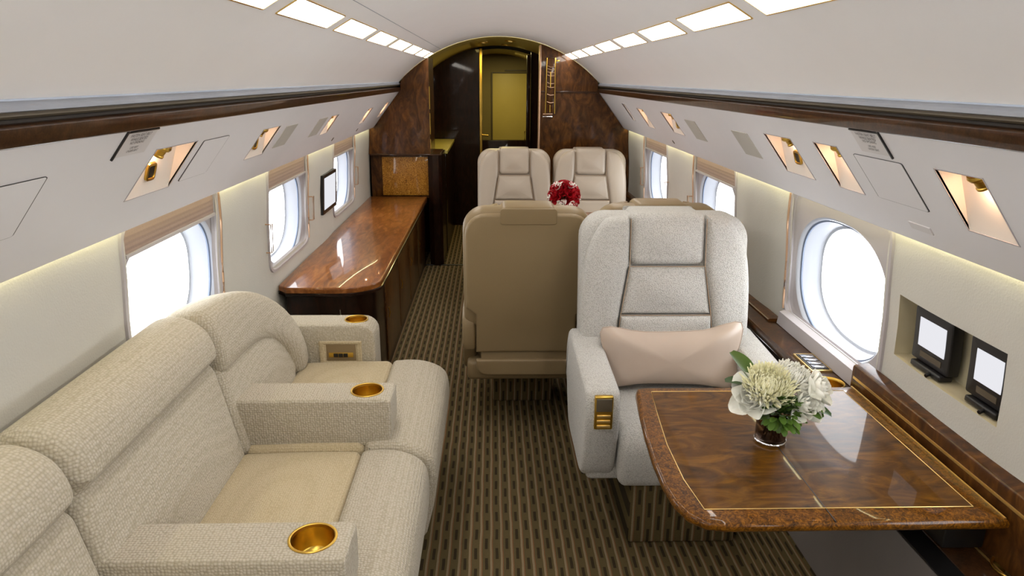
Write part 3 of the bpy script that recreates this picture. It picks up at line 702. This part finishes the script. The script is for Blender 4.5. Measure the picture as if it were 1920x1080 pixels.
# ------------------------------------------------------------------ sofa
so=thing('sofa','long cream woven three-seat sofa along the left wall','sofa',(-.68,1.6,0))
S=M['sofa']
yb=[.42,1.225,1.955,2.675]
MB().loft([[Vector((x,y,z)) for x,z in ((-1.0,.001),(-1.06,.30),(-.36,.30),(-.33,.001))] for y in (yb[0]+.01,yb[3]-.01)]).build('base',M['sofa'],so)
def frontfn(bul=0):
    return None
for i in range(3):
    a,b=yb[i]+.004,yb[i+1]-.004
    # flat seat cushion
    P=rrect(-.85,-.468,a,b,.03,4)
    pad('seat_cushion',P,.165,.03,lambda u,v,n_:(u,v,.29+n_-.03*max(0,(-.62-u))),M['sofaflat'],so,crown=.012,rings=8)
    # waterfall front roll, profile in x,z
    Q=smoothpoly([(-.470,.30),(-.472,.44),(-.43,.462),(-.35,.458),(-.285,.425),(-.262,.365),(-.268,.25),(-.295,.12),(-.312,.02),(-.36,.012),(-.42,.03),(-.46,.15)],4)
    if i==2: Q=[(x+.02*max(0,(x+.45)/.19)*(z>.1),z) for x,z in Q]
    Q=Q[::-1]
    wdt=b-a
    def ff(u,v,n_,a=a): return (u,a+n_,v)
    pad('front_roll',Q,wdt,.035,ff,M['sofa'],so,rb=.035,crown=.0,center=(-.38,.24),rings=4,arc=5)
# back cushions: lean plane with Y axis; (u=Y, v=up slope)
O=Vector((-.828,0,.44)); up_=Vector((-.072,0,.34)).normalized(); nn_=Vector((up_.z,0,-up_.x))
def bf(u,v,n_): p=O+up_*v+nn_*(n_-.10); return (p.x,u,p.z)
for i in range(3):
    a,b=yb[i]+.004,yb[i+1]-.004
    if i<2: P=rrect(a,b,-.02,.335,[.03,.03,.05,.05],5)
    else:   P=dense(smoothpoly([(a+.01,-.02),(a+.22,-.02),(b-.20,-.02),(b-.115,.02),(b-.10,.10),(b-.13,.20),(b-.22,.275),(b-.34,.32),(a+.2,.335),(a+.06,.325),(a+.004,.28),(a,.1)],5),.03)
    pad('back_cushion',P,.10,.032,bf,S,so,crown=.018,rings=8)
# bolster rolls: profile extruded along Y
def roll_prof(sc=1.0):
    return smoothpoly([(-.884,.768),(-.872,.785),(-.876,.82),(-.896,.862),(-.935,.893),(-.985,.905),(-1.04,.890),(-1.072,.84),(-1.072,.70),(-1.03,.60),(-.97,.62),(-.92,.72)],5)
for i in range(2):
    a,b=yb[i]+.003,yb[i+1]-.003
    def ff(u,v,n_,a=a): return (u,a+n_,v)
    pad('bolster',roll_prof(),b-a,.05,ff,S,so,rb=.05,center=(-.97,.77),rings=4,arc=6)
# end bolster: arched roll that turns down at the far end
path=[]; a,b=yb[2]+.003,yb[3]
ctr=[(a,-.968,.782),(a+.02,-.968,.784),(a+.12,-.966,.784),(a+.26,-.962,.776),(a+.37,-.955,.752),(a+.47,-.945,.712),(a+.56,-.925,.655),(a+.62,-.903,.58),(a+.650,-.890,.50),(a+.662,-.882,.42)]
rings=[]
def ease(k,n): return k
for i,(y,x,z) in enumerate(ctr):
    p=Vector((x,y,z)); pa=Vector((ctr[max(i-1,0)][1],ctr[max(i-1,0)][0],ctr[max(i-1,0)][2])); pb=Vector((ctr[min(i+1,len(ctr)-1)][1],ctr[min(i+1,len(ctr)-1)][0],ctr[min(i+1,len(ctr)-1)][2]))
    t_=(pb-pa).normalized(); e1=nn_.copy(); e1=(e1-t_*e1.dot(t_)).normalized(); e2=t_.cross(e1)
    f=i/(len(ctr)-1); h1=.100*(1-.18*f); h2=.126*(1-.50*f)
    sc={0:.80,1:.97}.get(i,1.0)
    rings.append([p+e1*se(h1*sc,h2*sc,3.2,2*pi*k/32)[0]+e2*se(h1*sc,h2*sc,3.2,2*pi*k/32)[1] for k in range(32)])
b3=MB().loft(rings).build('bolster',S,so,smooth=60)
md=b3.modifiers.new('smooth','SUBSURF'); md.levels=1; md.render_levels=1
# armrests
def arm(y0,y1,x1,end=False):
    xb=-.93 if not end else -1.0
    if not end: P=rrect(xb,x1,.438,.602,[.02,.02,.014,.02],5)
    else: P=rrect(xb,x1,.02,.602,[.02,.05,.06,.02],6)
    ff=lambda u,v,n_:(u+(.0 if v>.5 or end else -.012*(.5-v)/.08),y0+n_,v)
    o=pad('armrest',P,y1-y0,.012,ff,S,so,rb=.012,rings=4)
    cc_=((x1-.085),(y0+y1)/2+.006,.600); rr_=.050 if not end else .046
    bore(o,cc_,rr_*.95,.066); cup(cc_,rr_,o)
    return o
arm(1.232,1.372,-.372); arm(1.985,2.125,-.382); ea=arm(2.68,2.812,-.545,True)
# control box recess on end arm (faces the camera)
cb=MB().loft([[Vector((x,2.68-.002-e,z)) for x,z in ((-.772+k,.43+k*.6),(-.600-k,.43+k*.6),(-.600-k,.532-k*.6),(-.772+k,.532-k*.6))] for e,k in ((-.004,0),(.008,0),(.010,.004),(.008,.016),(-.001,.028))],cap=False).build('control_box',M['sofaflat'],ea,smooth=20)
MB().box(-.746,-.626,2.676,2.6805,.445,.518,.001).build('box_back',M['tan'],cb)
MB().box(-.736,-.636,2.672,2.677,.462,.482,.001).build('switch_plate',M['gold'],cb)
for k in range(3): MB().box(-.716+.020*k,-.698+.020*k,2.669,2.673,.464,.480,.001).build('switch',M['black'],cb)

# ------------------------------------------------------------------ seats
def lean(y,z): return y+.085*max(0,(z-.45))/.6
def make_seat(name,label,mats,hw,top,ao,aw,ah,carpeted=False,group=None):
    """local: x lateral, front = -y, origin on floor under the back cushion"""
    mf,mb_,pipe=mats; t=thing(name,label,'armchair',(0,0,0),group)
    fn=lambda y0:(lambda u,v,n_:(u,lean(y0,v)-n_,v))
    # rear shell
    k=hw
    O_=rrect(-k+.012,k-.012,.568,top-.030,[.006,.006,.09,.09],6)
    j=min(range(len(O_)),key=lambda q_:(round(O_[q_][1],3),O_[q_][0])); O_=O_[j:]+O_[:j]
    O_=[p for p in O_ if p[1]>.5745]+[(-k+.055,.570),(-k+.055,.48),(-k+.055,.385),(-k*.4,.385),(0,.385),(k*.4,.385),(k-.055,.385),(k-.055,.48),(k-.055,.570)]
    cc0=(0,.72)
    pad('back_shell',O_,.03,.014,lambda u,v,n_:(u,lean(.125,v)+n_,v),mb_,t,crown=.012,rings=6,center=cc0)
    # main back body (wings)
    O_=rrect(-k,k,.50 if ah>.5 else .45,top-.012,[.05,.05,.10,.10],8)
    pad('backrest',O_,.135,.04,fn(.130),mf,t,rb=.03,crown=0,rings=6)
    # side wings in front
    hh=.5*(.284 if hw>.3 else .235)   # half width of headrest
    zt,zh,zm_,zl=top-.0,top-.195,top-.385,.42
    for s in (-1,1):
        W_=[(hh+.004,zt-.03),(hh+.004,zh+.01),(hh+.012,zh-.04),(hh+.035,zm_),(hh+.045,.58),(hh+.045,.50),(k-.02,.50),(k-.004,.56),(k-.002,.75),(k-.01,.88),(k-.03,.97),(k-.08,zt-.035),(k-.12,zt-.02),(hh+.03,zt-.017)]
        W_=[(s*x,z) for x,z in W_]
        if s>0: W_=W_[::-1]
        W_=dense(smoothpoly(W_,3),.02)
        pad('wing',W_,.058,.03,fn(.010),mf,t,crown=.004,center=(s*(hh+k)/2+s*.012,.78),rings=4)
    pad('headrest',rrect(-hh,hh,zh,zt,[.03,.03,.03,.03],5),.175,.028,fn(.135),mf,t,rb=.02,crown=.012,rings=8)
    pad('upper_back_pad',[(x,z) for x,z in dense([(-hh-.003,zh-.006),(-hh-.03,zm_+.004),(hh+.03,zm_+.004),(hh+.003,zh-.006)],.02)],.05,.016,fn(.010),mf,t,crown=.014,rings=8)
    pad('lumbar_pad',dense([(-hh-.032,zm_-.002),(-hh-.04,zl+.02),(hh+.04,zl+.02),(hh+.032,zm_-.002)],.02),.06,.016,fn(.010),mf,t,crown=.016,rings=8)
    # piping along the wing seams
    for s in (-1,1):
        MB().tube([(s*x,lean(.01,z)-.050,z) for x,z in ((hh+.002,zt-.02),(hh+.002,zh),(hh+.006,zh-.03),(hh+.032,zm_),(hh+.043,.60),(hh+.044,.52))],.0017,6).build('piping',pipe,t)
    for z,w_ in ((zh-.003,hh),(zm_+.001,hh+.03)):
        MB().tube([(-w_,lean(.01,z)-.050,z),(0,lean(.01,z)-.052,z),(w_,lean(.01,z)-.050,z)],.0016,6).build('piping',pipe,t)
    # seat
    si=ao-aw-.002 if ao>hw else ao-aw
    Q=smoothpoly([(.06,.33),(.05,.46),(-.10,.465),(-.30,.468),(-.42,.455),(-.478,.41),(-.488,.34),(-.470,.26),(-.42,.245),(-.30,.25),(-.1,.28)],4)[::-1]
    pad('seat_cushion',Q,2*si-.004,.035,lambda u,v,n_:(-si+.002+n_,u,v),mf,t,rb=.035,center=(-.2,.37),rings=3,arc=5)
    MB().box(-ao+.02,ao-.02,-.40,.12,.235,.33,.02).build('seat_frame',mf,t)
    # arms
    for s in (-1,1):
        A=smoothpoly([(.10,.385),(.135,.40),(.14,.53),(.08,ah+.02),(.0,ah+.025),(-.25,ah+.012),(-.42,ah+.005),(-.465,ah-.02),(-.475,ah-.10),(-.455,.40),(-.42,.29),(-.36,.245),(-.2,.24),(0,.25)],4)[::-1]
        x0=ao-aw if s>0 else -ao
        o=pad('armrest',A,aw,.022,lambda u,v,n_,x0=x0:(x0+n_,u,v),mf,t,rb=.022,center=(-.2,.45),rings=3,arc=4)
        if ah>.55:
            xc=s*(ao-aw/2)
            MB().box(xc-.030,xc+.030,-.481,-.462,.475,.592,.004).build('control_plate',M['gold'],o)
            MB().box(xc-.025,xc+.025,-.485,-.478,.540,.585,.002).build('rocker',M['bronze'],o)
            for q_ in range(3): MB().box(xc-.022,xc+.022,-.485,-.478,.482+q_*.018,.492+q_*.018,.002).build('button',M['goldline'],o)
    # rear lower: pocket, skirt
    pad('literature_pocket',rrect(-k+.055,k-.055,.276,.352,[.05,.05,.006,.006],5),.022,.008,lambda u,v,n_:(u,.138+n_,v),mb_,t,rings=3)
    MB().box(-k+.075,k-.075,.09,.140,.285,.40,.008).build('rear_skirt',mb_,t)
    pad('top_strip',rrect(-hh,hh,top-.075,top-.006,.012,3),.006,.003,lambda u,v,n_:(u,lean(.153,v)+n_,v),mb_,t,rings=2)
    # pedestal
    if carpeted:
        MB().box(-.19,.19,-.43,-.02,.0,.232,.012).build('pedestal',M['carpetv'],t)
    else:
        MB().box(-.15,.15,-.38,-.14,.0,.240,.012).build('pedestal',M['carpetv'],t)
    return t
fc=make_seat('armchair','cream boucle armchair facing the camera beside the folding table',(M['white'],M['white'],M['piping']),.325,1.088,.362,.115,.600,True)
fc.location=(.602,2.50,0)
lg='leather club seats around the aft table'
s1=make_seat('armchair','cream leather seat facing the camera, left of the far pair',(M['leather'],M['leather'],M['piping']),.281,1.06,.288,.062,.56,False,lg)
s1.location=(.107,5.28,0)
dup(s1,(.690,5.28,0),0,'cream leather seat facing the camera, right of the far pair',lg)
# the facing pair: same cream leather, shade on the backs put into the colour
s2=make_seat('armchair','cream leather seat with painted-in shade, seen from behind left of the cream boucle armchair',(M['tan'],M['tan'],M['piping']),.278,1.062,.286,.062,.56,False,lg)
s2.location=(.088,3.06,0); s2.rotation_euler=(0,0,pi)
dup(s2,(.665,3.13,0),pi,'cream leather seat with painted-in shade, peeking out behind the cream boucle armchair',lg)
# pillow
t_=thing('pillow','champagne satin lumbar pillow standing on the cream boucle armchair','pillow',(.60,2.36,.47))
Pp=dense(smoothpoly([(-.245,.005),(-.10,.012),(.10,.008),(.25,-.005),(.248,.10),(.262,.232),(.12,.205),(-.10,.200),(-.255,.215),(-.245,.11)],4),.02)
def pf(u,v,n_):
    return (.60+u, 2.352+.22*v-n_*1.0, .474+v)
mbp=MB(); 
for sgn in (1,-1):
    m_=len(Pp); cx,cz=0,.105; R_=[]
    for k in range(9):
        f=1-k/9; 
        R_.append([Vector(pf(cx+(u-cx)*f,cz+(v-cz)*f,sgn*.062*(1-f**2.2)**.6 if f<1 else 0)) for u,v in Pp])
    V=[p for r in R_ for p in r]+[Vector(pf(cx,cz,sgn*.062))]; F_=[]
    for i in range(8):
        for k in range(m_): F_.append([i*m_+k,i*m_+(k+1)%m_,(i+1)*m_+(k+1)%m_,(i+1)*m_+k])
    for k in range(m_): F_.append([8*m_+k,8*m_+(k+1)%m_,9*m_])
    mbp.add(V,F_)
mbp.build('cover',M['pillow'],t_,smooth=70)
MB().tube([pf(u,v,0) for u,v in Pp],.0022,6,closed=True).build('seam_cord',M['pillow'],t_)

# ------------------------------------------------------------------ folding table
tb=thing('folding_table','glossy inlaid mahogany table folded out from the right ledge','table',(.68,1.58,.60))
def tout(k=0):
    return [(1.036,1.235),(1.036,1.905),(.392,1.905),(.372,1.897),(.363,1.872),(.350,1.76),(.337,1.62),(.330,1.50),(.330,1.39),(.338,1.32),(.356,1.272),(.388,1.243),(.43,1.235)]
To=dense(tout(),.03)
MB().loft([[Vector((x,y,z)) for x,y in inset(To,e)] for e,z in ((.014,.652),(.004,.655),(0,.661),(0,.670),(.004,.677),(.010,.680))]).build('tabletop',M['border'],tb,smooth=50)
# field veneers, two leaves divided by the fold
for x0,x1 in ((.395,.6585),(.6615,.985)):
    P=[(x0,1.285),(x1,1.285),(x1,1.868),(x0,1.868)] if x0>.5 else [(x0+.0,1.285),(x1,1.285),(x1,1.868),(x0+.014,1.868),(x0-.001,1.72),(x0-.014,1.56),(x0-.014,1.40)]
    MB().loft([[Vector((x,y,z)) for x,y in P] for z in (.679,.6812)]).build('veneer_field',M['table'],tb,smooth=0)
lp=[(.395,1.283),(.987,1.283),(.987,1.870),(.409,1.870),(.394,1.72),(.381,1.56),(.381,1.40)]
MB().tube([(x,y,.6812) for x,y in lp],.0011,4,closed=True).build('gold_inlay',M['goldline'],tb)
MB().box(.6588,.6612,1.236,1.904,.678,.6814).build('fold_gap',M['groove'],tb)
MB().box(1.026,1.030,1.24,1.90,.679,.6818).build('gold_inlay',M['goldline'],tb)
MB().box(.95,1.045,1.30,1.84,.56,.653,.004).build('hinge_box',M['black'],tb)
for y in (1.36,1.78): MB().box(.50,1.0,y-.012,y+.012,.628,.653,.003).build('support_arm',M['black'],tb)

# ------------------------------------------------------------------ aft conference table
ct=thing('conference_table','glossy mahogany table between the leather club seats','table',(.5,4.15,0))
pad('tabletop',rrect(.0,1.0,3.70,4.66,.05,4),.035,.010,lambda u,v,n_:(u,v,.665+n_),M['counter'],ct,rings=3)
MB().box(.40,.60,3.95,4.40,.03,.665,.02).build('pedestal',M['darkwood'],ct); MB().box(.30,.70,3.85,4.50,0,.03,.01).build('base_plate',M['bronze'],ct)

# ------------------------------------------------------------------ flowers
def petal(c, az, tilt, ln, wd, curl, cup_=.25, seg=5, nw=4):
    """curved petal from c, pointing outward at azimuth az and elevation tilt"""
    V=[];Fc=[]; d=Vector((cos(az),sin(az),0)); sd=Vector((-sin(az),cos(az),0)); z=Vector((0,0,1)); p=Vector(c); el=tilt
    for i in range(seg+1):
        f=i/seg; w=wd*(sin(pi*min(1,.12+f*.80)))**.7
        nrm=(-sin(el)*d+cos(el)*z)
        for j in range(nw+1):
            g=j/nw*2-1; V.append(p+sd*w*g+nrm*(cup_*w*g*g))
        p=p+(cos(el)*d+sin(el)*z)*ln/seg; el+=curl/seg
    for i in range(seg):
        for j in range(nw): a=i*(nw+1)+j; Fc.append([a,a+1,a+nw+2,a+nw+1])
    return V,Fc
def orient(mb,c,axis):
    q=Vector((0,0,1)).rotation_difference(Vector(axis).normalized()).to_matrix(); c=Vector(c)
    mb.V=[c+q@v for v in mb.V]; return mb
def rose(c,r,axis,mat,par,name='rose',n=22):
    mb=MB()
    for k in range(n):
        f=(k+1)/n; az=k*2.4; rr=r*(.04+.34*f)
        base=Vector((cos(az)*rr,sin(az)*rr,-r*.45-r*.1*f))
        o_=max(0,f-.7)/.3
        mb.add(*petal(base,az,1.30-.95*f-.25*o_,r*(1.0+.12*f),r*(.20+.42*f),.55+.55*f-.75*o_,.75,6,6))
    return orient(mb,c,axis).build(name,mat,par,smooth=80,recalc=False)
def mum(c,r,axis,mat,par,name='chrysanthemum',n=230):
    mb=MB()
    for k in range(n):
        f=(k+.5)/n; el=pi/2-acosf(1-1.25*f); az=k*2.39996
        ln=r*(.62+.38*f)*random.uniform(.88,1.08)
        mb.add(*petal(Vector((cos(az),sin(az),0))*r*.10*f,az+random.uniform(-.1,.1),el-.25*f,ln,r*.062,random.uniform(1.3,2.3)*(1 if f>.25 else .6),.9,5,2))
    return orient(mb,c,axis).build(name,mat,par,smooth=80,recalc=False)
def acosf(x): return math.acos(max(-1,min(1,x)))
def leafcl(c,r,n,mat,par,name,size=.02,down=0):
    mb=MB()
    for k in range(n):
        az=random.uniform(0,2*pi); el=random.uniform(-.9,1.2); d=Vector((cos(az)*cos(el),sin(az)*cos(el),sin(el)))
        mb.add(*petal(Vector(c)+d*r*random.uniform(.35,.8),az,el*.8+random.uniform(-.3,.3),size*random.uniform(.8,1.4),size*.42,random.uniform(-.8,.5),.3,4,2))
    return mb.build(name,mat,par,smooth=80,recalc=False)
def leaf(c,az,el,ln,wd,curl,mat,par):
    return MB().add(*petal(Vector(c),az,el,ln,wd,curl,.2,8,4)).build('leaf',mat,par,smooth=80,recalc=False)
def rim_disc(c,r0,r1,z0,z1): return [(r0,z0),(r1,z0),(r1,z1),(r0,z1)]
VC=(.650,1.575,.682)
v=thing('glass_vase','small clear glass tumbler vase on the folding table','vase',VC)
MB().lathe([(0,.001),(.034,.001),(.037,.004),(.038,.012),(.0385,.06),(.042,.088),(.0425,.090),(.041,.090),(.037,.06),(.0365,.014),(.030,.010),(0,.009)],VC,36).build('tumbler',M['vaseglass'],v,smooth=50)
MB().lathe([(.0385,.002),(.0405,.004),(.0405,.007),(.0385,.009)],VC,36,cap=False).build('silver_foot_ring',M['chrome'],v,smooth=50)
bq=thing('white_bouquet','white chrysanthemum and rose bouquet in the glass vase','flowers',(VC[0],VC[1],.76))
mb=MB()
for k in range(9):
    a=k*2.4; mb.tube([(VC[0]+.022*cos(a)*(.4+.6*(k%3)/2),VC[1]+.022*sin(a),.695),(VC[0]+.012*cos(a+1),VC[1]+.012*sin(a+1),.75),(VC[0]+.03*cos(a),VC[1]+.03*sin(a),.80)],.0024,6)
mb.build('stems',M['stem'],bq)
mum((.622,1.560,.838),.074,(-.1,-.55,1),M['petaly'],bq,n=520)
mum((.690,1.59,.846),.062,(.25,-.4,1),M['petalw'],bq,n=420)
rose((.580,1.55,.815),.052,(-.75,-.7,.35),M['petalw'],bq,'rose',20)
rose((.708,1.525,.806),.042,(.25,-.85,.55),M['petalw'],bq)
rose((.752,1.56,.838),.042,(.6,-.5,.6),M['petalw'],bq)
leafcl((.650,1.535,.783),.056,190,M['leaf'],bq,'foliage',.020)['kind']='stuff'
leafcl((.655,1.55,.762),.032,70,M['leafd'],bq,'foliage',.016)['kind']='stuff'
leaf((.70,1.555,.79),-.3,.1,.085,.032,-.7,M['leafd'],bq); leaf((.70,1.56,.80),-.9,-.1,.07,.03,-.5,M['leaf'],bq)
leaf((.60,1.60,.84),2.3,.9,.09,.030,-.5,M['leaf'],bq); leaf((.60,1.59,.82),2.9,.5,.075,.028,-.7,M['leafd'],bq)
# red rose bouquet on the aft table
RCn=(.365,4.10,.70)
v2=thing('rose_vase','low dark vase holding red roses on the aft table','vase',RCn)
MB().lathe([(0,.001),(.045,.001),(.05,.006),(.055,.08),(.052,.14),(.048,.14),(.05,.08),(.045,.01),(0,.009)],RCn,28).build('bowl',M['stem'],v2,smooth=50)
b2=thing('red_rose_bouquet','round bouquet of red roses edged with white petals','flowers',(RCn[0],RCn[1],.85))
cc=Vector((.365,4.10,.895))
for k,(az,el) in enumerate([(0,1.4),(-1.2,.75),(-2.1,.75),(.0,.6),(3.1,.6),(-1.6,.15),(-.6,.15),(-2.6,.2),(1.6,.7),(2.4,.5),(.8,.5)]):
    d=Vector((cos(az)*cos(el),sin(az)*cos(el),sin(el))); rose(cc+d*.066,.060,d,M['petalr'],b2,'rose',14)
for k,(az,el) in enumerate([(-2.4,.95),(-.7,.95),(.3,.9),(2.8,.9),(-2.9,.0),(-.2,-.1),(-1.9,-.35),(-1.1,-.4),(1.5,.3)]):
    d=Vector((cos(az)*cos(el),sin(az)*cos(el),sin(el))); rose(cc+d*.088,.030,d,M['petalw'],b2,'white_bloom',9)
leafcl((.365,4.09,.855),.075,40,M['leafd'],b2,'foliage',.03)['kind']='stuff'
